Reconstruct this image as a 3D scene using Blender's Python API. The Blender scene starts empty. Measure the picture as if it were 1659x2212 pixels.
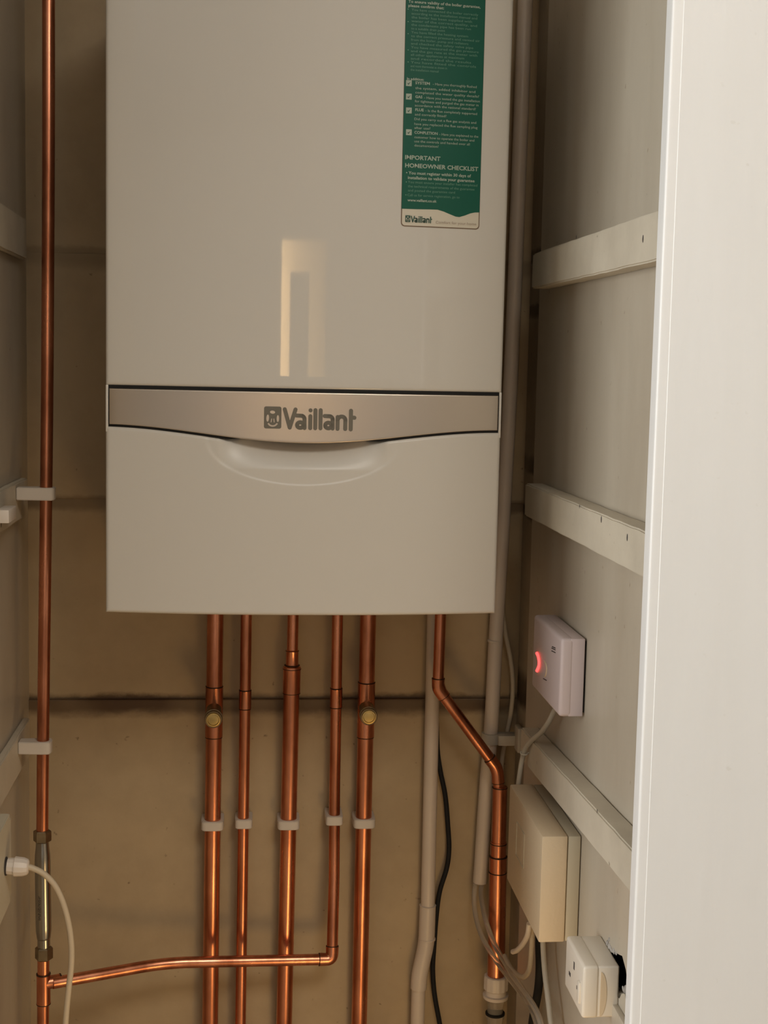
import bpy, bmesh, math, random
from mathutils import Vector, Matrix, noise
random.seed(7)
S = bpy.context.scene
COL = S.collection
PI = math.pi

# ------------------------------------------------------------------ camera
F = 2950.0; CX, CY = 829.5, 1106.0
def nrm(v): return v.normalized()
Yd = nrm(Vector((540-CX, -(785-CY), -F)))
dn = nrm(Vector((250-CX, -27000.0, -F))); dn = nrm(dn - Yd*dn.dot(Yd))
Zd = -dn; Xd = Yd.cross(Zd)
RM = Matrix((Xd, Yd, Zd))                      # camera -> world
CAM = Vector((0, -1.84, 1.45))
def ray(px, py): return RM @ Vector((px-CX, -(py-CY), -F))
def at(px, py, Y):
    d = ray(px, py); return CAM + d*((Y-CAM.y)/d.y)
def atX(px, py, X):
    d = ray(px, py); return CAM + d*((X-CAM.x)/d.x)
cd = bpy.data.cameras.new('camera'); cam = bpy.data.objects.new('camera', cd); COL.objects.link(cam)
cam.matrix_world = Matrix.Translation(CAM) @ RM.to_4x4()
cd.sensor_fit = 'HORIZONTAL'; cd.sensor_width = 36.0; cd.lens = F*36.0/1659.0
cd.clip_start = 0.02
S.camera = cam

# --------------------------------------------------------------- materials
def newmat(name):
    m = bpy.data.materials.new(name); m.use_nodes = True
    nt = m.node_tree; b = nt.nodes['Principled BSDF']
    return m, nt, b
def plain(name, col, rough=.5, metal=0, coat=0, coat_r=.1, bump=0, bscale=60, var=0, vscale=8, aniso=0):
    m, nt, b = newmat(name)
    b.inputs['Base Color'].default_value = (*col, 1)
    b.inputs['Roughness'].default_value = rough
    b.inputs['Metallic'].default_value = metal
    b.inputs['Coat Weight'].default_value = coat
    b.inputs['Coat Roughness'].default_value = coat_r
    tc = nt.nodes.new('ShaderNodeTexCoord')
    if var:
        n = nt.nodes.new('ShaderNodeTexNoise'); n.inputs['Scale'].default_value = vscale; n.inputs['Detail'].default_value = 6
        nt.links.new(tc.outputs['Object'], n.inputs['Vector'])
        r = nt.nodes.new('ShaderNodeValToRGB')
        r.color_ramp.elements[0].position = .3; r.color_ramp.elements[1].position = .75
        r.color_ramp.elements[0].color = (*[c*(1-var) for c in col], 1); r.color_ramp.elements[1].color = (*[min(1, c*(1+var*.4)) for c in col], 1)
        nt.links.new(n.outputs['Fac'], r.inputs['Fac']); nt.links.new(r.outputs['Color'], b.inputs['Base Color'])
    if bump:
        n = nt.nodes.new('ShaderNodeTexNoise'); n.inputs['Scale'].default_value = bscale; n.inputs['Detail'].default_value = 5
        nt.links.new(tc.outputs['Object'], n.inputs['Vector'])
        bp = nt.nodes.new('ShaderNodeBump'); bp.inputs['Strength'].default_value = bump; bp.inputs['Distance'].default_value = .002
        nt.links.new(n.outputs['Fac'], bp.inputs['Height']); nt.links.new(bp.outputs['Normal'], b.inputs['Normal'])
    return m

def wall_paint(name, col, dirt, stains=(), amount=.5, rough=.55, vert=False, streak=0):
    """cream paint with grime patches; stains = z heights of dirty board joints"""
    m, nt, b = newmat(name); N = nt.nodes; L = nt.links
    tc = N.new('ShaderNodeTexCoord')
    mp = N.new('ShaderNodeMapping'); mp.inputs['Scale'].default_value = (1, 1, .35 if vert else 1)
    L.new(tc.outputs['Object'], mp.inputs['Vector'])
    n1 = N.new('ShaderNodeTexNoise'); n1.inputs['Scale'].default_value = 7; n1.inputs['Detail'].default_value = 8; n1.inputs['Roughness'].default_value = .6
    L.new(mp.outputs['Vector'], n1.inputs['Vector'])
    r1 = N.new('ShaderNodeMapRange'); r1.inputs['From Min'].default_value = .42; r1.inputs['From Max'].default_value = .8
    r1.inputs['To Max'].default_value = amount
    L.new(n1.outputs['Fac'], r1.inputs['Value'])
    fac = r1.outputs['Result']
    sp = N.new('ShaderNodeSeparateXYZ'); L.new(tc.outputs['Object'], sp.inputs['Vector'])
    for z0, up, dnn, st in stains:
        n2 = N.new('ShaderNodeTexNoise'); n2.inputs['Scale'].default_value = 22; n2.inputs['Detail'].default_value = 7; n2.inputs['Roughness'].default_value = .7
        mp2 = N.new('ShaderNodeMapping'); mp2.inputs['Scale'].default_value = (.55, 1, 1.0); mp2.inputs['Location'].default_value = (z0*7, 0, 0)
        L.new(tc.outputs['Object'], mp2.inputs['Vector']); L.new(mp2.outputs['Vector'], n2.inputs['Vector'])
        # ragged offset of the edge
        off = N.new('ShaderNodeMath'); off.operation = 'MULTIPLY_ADD'; off.inputs[1].default_value = .022; 
        L.new(n2.outputs['Fac'], off.inputs[0]); L.new(sp.outputs['Z'], off.inputs[2])
        sub = N.new('ShaderNodeMath'); sub.operation = 'SUBTRACT'; sub.inputs[1].default_value = z0+.011; L.new(off.outputs[0], sub.inputs[0])
        a = N.new('ShaderNodeMapRange'); a.interpolation_type = 'SMOOTHSTEP'
        a.inputs['From Min'].default_value = up; a.inputs['From Max'].default_value = up*.3; L.new(sub.outputs[0], a.inputs['Value'])
        c = N.new('ShaderNodeMapRange'); c.interpolation_type = 'SMOOTHSTEP'
        c.inputs['From Min'].default_value = -dnn; c.inputs['From Max'].default_value = -dnn*.3; L.new(sub.outputs[0], c.inputs['Value'])
        mu = N.new('ShaderNodeMath'); mu.operation = 'MULTIPLY'; L.new(a.outputs[0], mu.inputs[0]); L.new(c.outputs[0], mu.inputs[1])
        n3 = N.new('ShaderNodeTexNoise'); n3.inputs['Scale'].default_value = 9; L.new(mp2.outputs['Vector'], n3.inputs['Vector'])
        r3 = N.new('ShaderNodeMapRange'); r3.inputs['From Min'].default_value = .35; r3.inputs['From Max'].default_value = .6; r3.inputs['To Min'].default_value = st*.55; r3.inputs['To Max'].default_value = st
        L.new(n3.outputs['Fac'], r3.inputs['Value'])
        mu2 = N.new('ShaderNodeMath'); mu2.operation = 'MULTIPLY'; L.new(mu.outputs[0], mu2.inputs[0]); L.new(r3.outputs[0], mu2.inputs[1])
        mx = N.new('ShaderNodeMath'); mx.operation = 'MAXIMUM'; L.new(fac, mx.inputs[0]); L.new(mu2.outputs[0], mx.inputs[1])
        fac = mx.outputs[0]
    # small specks
    n4 = N.new('ShaderNodeTexNoise'); n4.inputs['Scale'].default_value = 90; n4.inputs['Detail'].default_value = 2; L.new(tc.outputs['Object'], n4.inputs['Vector'])
    r4 = N.new('ShaderNodeMapRange'); r4.inputs['From Min'].default_value = .72; r4.inputs['From Max'].default_value = .79; r4.inputs['To Max'].default_value = .6
    L.new(n4.outputs['Fac'], r4.inputs['Value'])
    mx = N.new('ShaderNodeMath'); mx.operation = 'MAXIMUM'; L.new(fac, mx.inputs[0]); L.new(r4.outputs[0], mx.inputs[1]); fac = mx.outputs[0]
    mix = N.new('ShaderNodeMix'); mix.data_type = 'RGBA'
    mix.inputs['A'].default_value = (*col, 1); mix.inputs['B'].default_value = (*dirt, 1)
    L.new(fac, mix.inputs['Factor']); L.new(mix.outputs['Result'], b.inputs['Base Color'])
    b.inputs['Roughness'].default_value = rough
    n5 = N.new('ShaderNodeTexNoise'); n5.inputs['Scale'].default_value = 35; n5.inputs['Detail'].default_value = 6
    mp5 = N.new('ShaderNodeMapping'); mp5.inputs['Scale'].default_value = (1, 1, .12 if streak else 1)
    L.new(tc.outputs['Object'], mp5.inputs['Vector']); L.new(mp5.outputs['Vector'], n5.inputs['Vector'])
    bp = N.new('ShaderNodeBump'); bp.inputs['Strength'].default_value = .35; bp.inputs['Distance'].default_value = .0018
    L.new(n5.outputs['Fac'], bp.inputs['Height']); L.new(bp.outputs['Normal'], b.inputs['Normal'])
    return m

DIRT = (.085, .042, .014)
M = {}
M['back'] = wall_paint('cream_back_wall', (.46, .345, .205), DIRT, ((.990, .015, .026, 1.0), (1.262, .012, .018, .7), (1.59, .010, .03, .4)), .30)
M['side'] = wall_paint('cream_side_wall', (.50, .44, .345), (.22, .15, .08), (), .35, .38, True, 1)
M['batten'] = wall_paint('cream_batten', (.60, .535, .42), (.13, .09, .05), (), .35, .5)
M['board'] = wall_paint('white_gloss_board', (.81, .80, .775), (.72, .70, .65), (), .3, .35, True, 1)
M['room'] = plain('room_white', (.71, .70, .68), .8)
M['floor'] = plain('floor_vinyl', (.30, .24, .17), .6, var=.2)
M['boiler'] = plain('boiler_white_gloss', (.66, .62, .555), .45, coat=1.0, coat_r=.03)
M['boiler_flap'] = plain('boiler_flap_satin', (.66, .62, .555), .42, coat=.25, coat_r=.30)
M['casing'] = plain('boiler_casing_white', (.62, .59, .53), .5)
M['band'] = plain('brushed_metal_trim', (.66, .58, .50), .33, metal=1)
M['logo'] = plain('logo_grey', (.17, .15, .115), .55)
M['black'] = plain('black_gap', (.006, .005, .004), .8)
M['blackcable'] = plain('black_rubber', (.004, .0035, .0035), .75)
M['brass'] = plain('brass', (.62, .45, .18), .35, metal=1, var=.3, vscale=60)
M['oldbrass'] = plain('tarnished_brass', (.34, .27, .17), .45, metal=1, var=.35, vscale=60)
M['chrome'] = plain('chrome', (.40, .385, .35), .2, metal=1)
M['pvc'] = plain('white_pvc', (.66, .56, .46), .38, var=.08, vscale=12)
M['whiteplastic'] = plain('white_plastic', (.76, .68, .60), .4)
M['clip'] = plain('clip_plastic', (.62, .55, .47), .5)
M['cable'] = plain('cream_cable', (.60, .50, .36), .5)
M['greycable'] = plain('pale_grey_cable', (.50, .45, .36), .5)
M['beige'] = plain('beige_box_plastic', (.50, .445, .33), .45)
M['beigelid'] = plain('beige_lid_plastic', (.66, .53, .36), .5, bump=.15, bscale=300)
M['alarm'] = plain('pinkish_white_plastic', (.60, .50, .49), .45)
M['socket'] = plain('socket_white_plastic', (.74, .67, .56), .3)
M['paleplastic'] = plain('pale_box_plastic', (.60, .55, .43), .45)
M['darkslot'] = plain('dark_slot', (.05, .04, .035), .7)
M['green'] = plain('green_print', (.002, .098, .060), .5)
M['green'].node_tree.nodes['Principled BSDF'].inputs['Specular IOR Level'].default_value = .3
M['stickerwhite'] = plain('sticker_white', (.68, .62, .50), .4)
M['brownline'] = plain('brown_line', (.20, .13, .08), .6)
M['inkwhite'] = plain('ink_pale', (.40, .47, .38), .5)
M['inkdim'] = plain('ink_dim', (.13, .29, .20), .5)
M['inktan'] = plain('ink_tan', (.42, .33, .25), .5)
M['inkgreen'] = plain('ink_darkgreen', (.03, .09, .06), .5)
M['plaster'] = plain('broken_plaster', (.45, .41, .36), .9, bump=1, bscale=120, var=.5, vscale=40)
def copper():
    m, nt, b = newmat('copper'); N = nt.nodes; L = nt.links
    b.inputs['Metallic'].default_value = 1
    tc = N.new('ShaderNodeTexCoord')
    n = N.new('ShaderNodeTexNoise'); n.inputs['Scale'].default_value = 45; n.inputs['Detail'].default_value = 8
    mp = N.new('ShaderNodeMapping'); mp.inputs['Scale'].default_value = (1, 1, .25)
    L.new(tc.outputs['Object'], mp.inputs['Vector']); L.new(mp.outputs['Vector'], n.inputs['Vector'])
    r = N.new('ShaderNodeValToRGB'); e = r.color_ramp.elements
    e[0].position = .28; e[0].color = (.38, .135, .070, 1); e[1].position = .62; e[1].color = (.78, .32, .185, 1)
    L.new(n.outputs['Fac'], r.inputs['Fac']); L.new(r.outputs['Color'], b.inputs['Base Color'])
    rr = N.new('ShaderNodeMapRange'); rr.inputs['To Min'].default_value = .36; rr.inputs['To Max'].default_value = .22
    L.new(n.outputs['Fac'], rr.inputs['Value']); L.new(rr.outputs[0], b.inputs['Roughness'])
    return m
M['copper'] = copper()
M['solder'] = plain('burnt_solder', (.06, .035, .02), .5, metal=.6)
def clear():
    m, nt, b = newmat('clear_tube')
    b.inputs['Base Color'].default_value = (.80, .74, .64, 1); b.inputs['Roughness'].default_value = .12
    b.inputs['Transmission Weight'].default_value = .75; b.inputs['IOR'].default_value = 1.25
    return m
M['clear'] = clear()
def emit(name, col, s):
    m, nt, b = newmat(name)
    b.inputs['Base Color'].default_value = (0, 0, 0, 1)
    b.inputs['Emission Color'].default_value = (*col, 1); b.inputs['Emission Strength'].default_value = s
    return m
M['led'] = emit('red_led_glow', (1, .05, .045), 2.6)

# ----------------------------------------------------------------- helpers
def tag(o, label=None, cat=None, group=None, kind=None):
    if label: o['label'] = label
    if cat: o['category'] = cat
    if group: o['group'] = group
    if kind: o['kind'] = kind
    return o
def obj(name, bm, mat, parent=None, smooth=True, sharp=35):
    bmesh.ops.recalc_face_normals(bm, faces=bm.faces[:])
    me = bpy.data.meshes.new(name); bm.to_mesh(me); bm.free()
    mats = mat if isinstance(mat, (list, tuple)) else [mat]
    for k in mats: me.materials.append(M[k])
    if smooth:
        for p in me.polygons: p.use_smooth = True
        try: me.set_sharp_from_angle(angle=math.radians(sharp))
        except Exception: pass
    o = bpy.data.objects.new(name, me); COL.objects.link(o)
    if parent is not None:
        o.parent = parent
        o.matrix_parent_inverse = Matrix.Translation(-parent_world(parent))
    return o
WL = {}
def parent_world(p):
    v = Vector(p.location)
    q = p.parent
    while q is not None:
        v = v + Vector(q.location) + q_inv(p)
        p = q; q = q.parent
    return v
def q_inv(p): return p.matrix_parent_inverse.to_translation()
def thing(name, label, cat, loc=(0, 0, 0), group=None):
    o = bpy.data.objects.new(name, None); COL.objects.link(o); o.location = loc
    o.empty_display_size = .05
    return tag(o, label, cat, group)
def add_box(bm, lo, hi, bev=0, seg=2, mi=0):
    lo = Vector(lo); hi = Vector(hi)
    c = (lo+hi)/2; s = hi-lo
    r = bmesh.ops.create_cube(bm, size=1, matrix=Matrix.Translation(c) @ Matrix.Diagonal((*s, 1)))
    fs = {f for v in r['verts'] for f in v.link_faces}
    for f in fs: f.material_index = mi
    if bev:
        es = list({e for v in r['verts'] for e in v.link_edges})
        bmesh.ops.bevel(bm, geom=es, offset=bev, segments=seg, affect='EDGES', profile=.5)
def box_obj(name, lo, hi, mat, parent=None, bev=0, seg=2):
    bm = bmesh.new(); add_box(bm, lo, hi, bev, seg); return obj(name, bm, mat, parent, smooth=bev > 0)
def frames(pts):
    n = len(pts); T = []
    for i in range(n):
        a = pts[max(i-1, 0)]; b = pts[min(i+1, n-1)]; T.append((b-a).normalized())
    t0 = T[0]; ref = Vector((0, 1, 0)) if abs(t0.y) < .9 else Vector((1, 0, 0))
    u = (ref - t0*ref.dot(t0)).normalized(); out = []
    for i in range(n):
        u = (u - T[i]*u.dot(T[i])).normalized(); out.append((T[i], u, T[i].cross(u)))
    return out
def add_tube(bm, pts, r, seg=24, cap=True, mi=0):
    pts = [Vector(p) for p in pts]; fr = frames(pts)
    rs = r if isinstance(r, (list, tuple)) else [r]*len(pts)
    rings = []
    for p, (t, u, v), rr in zip(pts, fr, rs):
        rings.append([bm.verts.new(p + (u*math.cos(2*PI*k/seg) + v*math.sin(2*PI*k/seg))*rr) for k in range(seg)])
    for a, b in zip(rings, rings[1:]):
        for k in range(seg):
            f = bm.faces.new((a[k], a[(k+1) % seg], b[(k+1) % seg], b[k])); f.material_index = mi
    if cap:
        for rg in (rings[0][::-1], rings[-1]):
            f = bm.faces.new(rg); f.material_index = mi
def add_lathe(bm, origin, axis, prof, seg=32, mi=0):
    """prof: (distance along axis, radius)"""
    axis = Vector(axis).normalized(); origin = Vector(origin)
    ref = Vector((0, 1, 0)) if abs(axis.y) < .9 else Vector((1, 0, 0))
    u = (ref - axis*ref.dot(axis)).normalized(); v = axis.cross(u)
    rings = [[bm.verts.new(origin + axis*h + (u*math.cos(2*PI*k/seg+PI/seg) + v*math.sin(2*PI*k/seg+PI/seg))*max(r, 1e-5)) for k in range(seg)] for h, r in prof]
    for a, b in zip(rings, rings[1:]):
        for k in range(seg):
            f = bm.faces.new((a[k], a[(k+1) % seg], b[(k+1) % seg], b[k])); f.material_index = mi
    for rg in (rings[0][::-1], rings[-1]):
        f = bm.faces.new(rg); f.material_index = mi
def smooth_path(ctrl, n=10):
    """Catmull-Rom through the control points"""
    P = [Vector(c) for c in ctrl]; P = [P[0]*2-P[1]] + P + [P[-1]*2-P[-2]]; out = []
    for i in range(1, len(P)-2):
        p0, p1, p2, p3 = P[i-1:i+3]
        for k in range(n):
            t = k/n
            out.append(.5*((2*p1) + (p2-p0)*t + (2*p0-5*p1+4*p2-p3)*t*t + (3*p1-p0-3*p2+p3)*t**3))
    out.append(P[-2]); return out
def bend_path(ctrl, rad, n=8):
    """straight runs with rounded corners"""
    P = [Vector(c) for c in ctrl]; out = [P[0]]
    for i in range(1, len(P)-1):
        a = (P[i-1]-P[i]); b = (P[i+1]-P[i]); la, lb = a.length, b.length; a.normalize(); b.normalize()
        d = min(rad, la*.45, lb*.45)
        s, e = P[i]+a*d, P[i]+b*d
        for k in range(n+1):
            t = k/n; out.append((1-t)**2*s + 2*t*(1-t)*P[i] + t*t*e)
    out.append(P[-1]); return out
def add_prism(bm, pts, y0, y1, fn=None, mi=0):
    """polygon (x,z) extruded between y0 and y1"""
    a = [bm.verts.new((x, y0, z)) for x, z in pts]; b = [bm.verts.new((x, y1, z)) for x, z in pts]
    n = len(pts)
    fs = [bm.faces.new(a), bm.faces.new(b[::-1])] + [bm.faces.new((a[i], b[i], b[(i+1) % n], a[(i+1) % n])) for i in range(n)]
    for f in fs: f.material_index = mi

# ------------------------------------------------------------ the setting
XL, XR, XP = -.2913, .3747, .3625              # left wall, right wall, face of the right lining panel
YF = -.72                                      # front plane of the cupboard
def struct(name, bm, mat, smooth=False): return tag(obj(name, bm, mat, None, smooth), kind='structure')
def sbox(name, lo, hi, mat, bev=0):
    return tag(box_obj(name, lo, hi, mat, None, bev), kind='structure')
bm = bmesh.new()
add_box(bm, (-.6, .0, .990), (.7, .10, 2.4)); add_box(bm, (-.6, -.004, -.02), (.7, .10, .9938), .0016, 2)
add_box(bm, (-.6, -.0015, 1.266), (.7, .05, 1.5885), .001, 2)
struct('wall_back', bm, 'back')
sbox('wall_left', (-.42, -.70, -.02), (XL, .02, 2.4), 'side')
sbox('wall_right', (XR+.02, -.70, -.02), (.50, .02, 2.4), 'black')  # coloured black so the hole in the lining looks like an unlit cavity
# strip of the right wall left bare behind the lining panel
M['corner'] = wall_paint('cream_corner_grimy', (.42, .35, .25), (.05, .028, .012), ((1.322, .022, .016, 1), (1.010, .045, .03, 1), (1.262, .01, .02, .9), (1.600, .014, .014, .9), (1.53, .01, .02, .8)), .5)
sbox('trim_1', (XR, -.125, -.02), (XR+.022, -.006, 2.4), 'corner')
# lining panel with the ragged hole behind the socket
def ragged(cx, cy, pts): return pts
def h(px, py):
    p = atX(px, py, XP); return (p.y, p.z)
hole = [h(*q) for q in [(1296,2030),(1303,2040),(1312,2053),(1322,2058),(1330,2057),(1337,2062),(1344,2065),(1348,2080),(1352,2095),(1354,2112),(1354,2126),(1358,2131),(1362,2138),(1361,2150),(1356,2158),(1351,2157),(1350,2148),(1346,2146),(1342,2148),(1338,2157),(1335,2155),(1336,2146),(1331,2140),(1325,2139),(1318,2139),(1300,2120),(1290,2080),(1288,2045)]]
cu = bpy.data.curves.new('lining_outline', 'CURVE'); cu.dimensions = '2D'; cu.fill_mode = 'BOTH'; cu.extrude = .006
for loop in ([(-.70, -.02), (-.125, -.02), (-.125, 2.4), (-.70, 2.4)], hole):
    s = cu.splines.new('POLY'); s.points.add(len(loop)-1); s.use_cyclic_u = True
    for p, (a, b_) in zip(s.points, loop): p.co = (a, b_, 0, 1)
tmp = bpy.data.objects.new('tmp', cu); COL.objects.link(tmp)
bpy.context.view_layer.update()
me = bpy.data.meshes.new_from_object(tmp.evaluated_get(bpy.context.evaluated_depsgraph_get()))
bpy.data.objects.remove(tmp); bpy.data.curves.remove(cu)
for v in me.vertices:
    a, b_, c = v.co; v.co = (XP + .006 - c, a, b_)
me.materials.clear(); me.materials.append(M['side'])
lp = bpy.data.objects.new('wall_lining', me); COL.objects.link(lp); tag(lp, kind='structure')
lp.name = 'trim_2'
# crumbled plaster round the hole
bm = bmesh.new()
def crumb(px, py, s, off=0.0):
    p = atX(px, py, XP); r = bmesh.ops.create_icosphere(bm, subdivisions=2, radius=s, matrix=Matrix.Translation((XP+off, p.y, p.z)))
    for v in r['verts']:
        d = v.co - Vector((XP+off, p.y, p.z)); v.co += d*noise.noise(v.co*180)*.9; v.co.x = XP + off + (v.co.x-XP-off)*.45
for q in [(1313,2036,.003),(1317,2044,.0035),(1321,2050,.003),(1326,2054,.0028),(1316,2028,.0025),(1331,2058,.0022),(1310,2044,.0025)]: crumb(*q)
for q in [(1349,2136,.005),(1355,2142,.004),(1345,2138,.004),(1358,2150,.003),(1338,2137,.003)]: crumb(*q, off=.004)
tag(obj('plaster_crumbs', bm, 'plaster'), 'crumbled pale plaster around the black hole beside the socket', 'plaster', kind='stuff')

# wall battens
def batten(x0, x1, y0, y1, z0, z1, tilt, name, label, nails=()):
    bm = bmesh.new(); add_box(bm, (x0, y0, z0), (x1, y1, z1))
    bmesh.ops.subdivide_edges(bm, edges=[e for e in bm.edges if abs((e.verts[0].co-e.verts[1].co).y) > .1], cuts=24, use_grid_fill=True)
    es = [e for e in bm.edges if len(e.link_faces) == 2 and e.calc_face_angle(0) > .5]
    bmesh.ops.bevel(bm, geom=es, offset=.0016, segments=2, affect='EDGES')
    for v in bm.verts:
        v.co.z += tilt*(v.co.y-y1) + noise.noise(v.co*30)*.0007
        v.co.x += noise.noise(v.co*26+Vector((5, 0, 0)))*.0005
    o = obj(name, bm, 'batten'); tag(o, label, 'batten')
    if nails:
        for yy, zz, s in nails:
            b2 = bmesh.new()
            r = bmesh.ops.create_icosphere(b2, subdivisions=2, radius=s, matrix=Matrix.Translation((x0 if x0 > 0 else x1, yy, zz)))
            for v in r['verts']:
                v.co.x = (x0 if x0 > 0 else x1) + (v.co.x-(x0 if x0 > 0 else x1))*.3; v.co.z = zz + (v.co.z-zz)*2.2
            obj('nail_dent', b2, 'darkslot', o)
    return o
BX = .34
def nd(px, py, s=.0016):
    p = atX(px, py, BX); return (p.y, p.z, s)
batten(BX, XP-.0002, YF+.0, -.185, 1.5475, 1.5895, .008, 'wall_batten', 'painted wooden batten on the right wall, the topmost, beside the boiler', [nd(1389, 516), nd(1245, 512, .001)])
batten(BX, XP-.0002, YF+.0, -.185, 1.270, 1.310, -.006, 'wall_batten', 'painted wooden batten on the right wall, above the pinkish box with red light', [nd(1299, 1122), nd(1355, 1161), nd(1252, 1094, .001)])
batten(BX, XP-.0002, YF+.0, -.205, .968, 1.007, -.046, 'wall_batten', 'painted wooden batten on the right wall, above the beige junction box', [nd(1290, 1752, .001)])
batten(XL+.0002, -.282, -.66, -.055, 1.5745, 1.6245, 0, 'wall_batten', 'painted wooden batten on the left wall, the topmost one')
batten(XL+.0002, -.282, -.66, -.060, 1.2505, 1.2985, 0, 'wall_batten', 'painted wooden batten on the left wall carrying a small cream block', [(-.250, 1.2605, .0018)])
batten(XL+.0002, -.282, -.66, -.055, .932, .983, 0, 'wall_batten', 'painted wooden batten on the left wall, the lowest one')
a, b_ = atX(22, 1092, -.275), atX(22, 1120, -.275)
tag(box_obj('wooden_peg', (-.2822, a.y-.05, b_.z), (-.268, a.y, a.z), 'whiteplastic', None, .001), 'small cream block fixed to the left middle batten', 'block')

# white front board with beaded edge
XB = at(1452, 0, YF).x
XB = at(1408, 1106, YF-.02).x
def board_profile():
    pts = [(XB+.003, YF), (XB, YF-.003), (XB, YF-.0165)]
    for k in range(1, 7):
        t = PI/2*k/6; pts.append((XB+.0022-.0022*math.cos(t), YF-.0165-.0026*math.sin(t)))
    pts += [(XB+.0088, YF-.0192), (XB+.0092, YF-.0197), (.90, YF-.0200), (.90, YF)]
    return pts
bm = bmesh.new(); pr = board_profile()
a = [bm.verts.new((x, y, -.02)) for x, y in pr]; b2 = [bm.verts.new((x, y, 2.4)) for x, y in pr]
bm.faces.new(a); bm.faces.new(b2[::-1])
for i in range(len(pr)): bm.faces.new((a[i], b2[i], b2[(i+1) % len(pr)], a[(i+1) % len(pr)]))
struct('trim_3', bm, 'board', True)
# rest of the room round the cupboard (behind and beside the photographer)
sbox('trim_4', (-.75, YF-.02, -.02), (XL-.012, YF, 2.4), 'board')
RX0, RX1, RY = -2.1, 2.3, -4.6
sbox('wall_front_left', (RX0-.1, YF, -.02), (-.42, YF+.1, 2.4), 'room')
sbox('wall_front_right', (.50, YF+.001, -.02), (RX1+.1, YF+.1, 2.4), 'room')
sbox('wall_side_left', (RX0-.1, RY, -.02), (RX0, YF, 2.4), 'room')
sbox('wall_side_right', (RX1, RY, -.02), (RX1+.1, YF, 2.4), 'room')
sbox('floor', (RX0-.1, RY-1.5, -.12), (RX1+.1, .1, 0), 'floor')
sbox('ceiling', (RX0-.1, RY-1.5, 2.4), (RX1+.1, .1, 2.5), 'room')
# far wall with a doorway into a warmly lit hall, its door ajar
DX0, DX1, DZ = -.095, .45, 1.97
sbox('wall_far_left', (RX0-.1, RY-.1, -.02), (DX0, RY, 2.4), 'room')
sbox('wall_far_right', (DX1, RY-.1, -.02), (RX1+.1, RY, 2.4), 'room')
sbox('wall_far_top', (DX0, RY-.1, DZ), (DX1, RY, 2.4), 'room')
sbox('door_1', (.012, RY-.14, .01), (.25, RY-.11, 1.84), 'room')
sbox('reflection_blocker', (-.5, RY+.35, -.02), (.9, RY+.43, 1.335), 'room')  # unseen low panel, added to end the doorway's reflection at the band
bm = bmesh.new(); add_box(bm, (-.9, RY-1.3, 0), (1.4, RY-1.25, 2.4)); struct('wall_hall', bm, 'room')

# ----------------------------------------------------------------- boiler
bx0, bx1 = -.1573, .2832
bxc, bw = (bx0+bx1)/2, bx1-bx0
YE, BUL = -.315, .021
def g(x): return YE - BUL*(1-min(1, abs(2*(x-bxc)/bw))**2)
BZ0, BZ1 = 1.1705, 1.888
boiler = thing('boiler', 'white wall-hung gas boiler with curved front and metallic logo band', 'boiler', (bxc, -.16, BZ0))
box_obj('casing', (bx0+.0015, -.2985, BZ0+.002), (bx1-.0015, -.0005, BZ1-.002), 'casing', boiler, .003)
def panel(x0, x1, zt, zb, depth=None, r=.004, nx=60, nz=40, back=-.2990, yoff=0):
    """curved front panel: zt/zb are functions of x"""
    bm = bmesh.new()
    e = [0, .15, .4, .7, 1.0]
    us = [x0+r*k for k in e] + [x0+r+(x1-x0-2*r)*k/nx for k in range(1, nx)] + [x1-r*k for k in e[::-1]]
    ws = [r*k for k in e] + [None]*(nz-1) + [-r*k for k in e[::-1]]
    grid = []
    for x in us:
        t, b = zt(x), zb(x); col = []
        for j, wv in enumerate(ws):
            if wv is None: z = b+r+(t-b-2*r)*(j-len(e)+1)/nz
            elif j < len(e): z = b+wv
            else: z = t+wv
            d = min(x-x0, x1-x, z-b, t-z)
            ed = r-math.sqrt(max(0, r*r-(r-d)**2)) if d < r else 0
            y = g(x)+yoff+ed+(depth(x, z) if depth else 0)
            col.append(bm.verts.new((x, y, z)))
        grid.append(col)
    for a, b in zip(grid, grid[1:]):
        for j in range(len(ws)-1): bm.faces.new((a[j], a[j+1], b[j+1], b[j]))
    loop = [c[0] for c in grid] + grid[-1][1:] + [c[-1] for c in grid[::-1]][1:] + grid[0][::-1][1:-1]
    bk = [bm.verts.new((v.co.x, back, v.co.z)) for v in loop]; n = len(loop)
    for i in range(n): bm.faces.new((loop[i], loop[(i+1) % n], bk[(i+1) % n], bk[i]))
    bm.faces.new(bk)
    return bm
def bb(x):                                      # lower edge of the metallic band
    u = min(1, abs(x-.0605)/.22); return 1.3805-.0165*(1+math.cos(PI*u))/2
obj('upper_cover', panel(bx0, bx1, lambda x: BZ1, lambda x: 1.4228), 'boiler', boiler, sharp=60)
def lipw(x):
    u = abs(x-.0600)/.085; return max(0.0, min(1.0, (1-u)*3.5))
obj('shadow_gap', panel(bx0+.0032, bx1-.0032, lambda x: 1.4240, lambda x: bb(x)-.0028+.0045*lipw(x), r=.0004, nz=6, yoff=.0018, back=-.3), 'black', boiler)
SX, SZ, SA, SH = .0600, 1.3668, .108, .0495     # grip recess: half ellipse under the band
def scoop(x, z):
    u = (x-SX)/SA; v = (SZ-z)/SH
    if v < -.5: return 0
    v = max(v, 0)
    r2 = math.sqrt(u*u*(1-.25*0) + v*v*.98)
    if r2 >= 1: return 0
    q = (1-r2)
    deep = .032*max(0, 1-(abs(u)/.86)**2)**1.1*max(0, 1-v/.66)**1.5
    return .0007*min(1, q/.03) + .0022*q + deep
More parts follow.
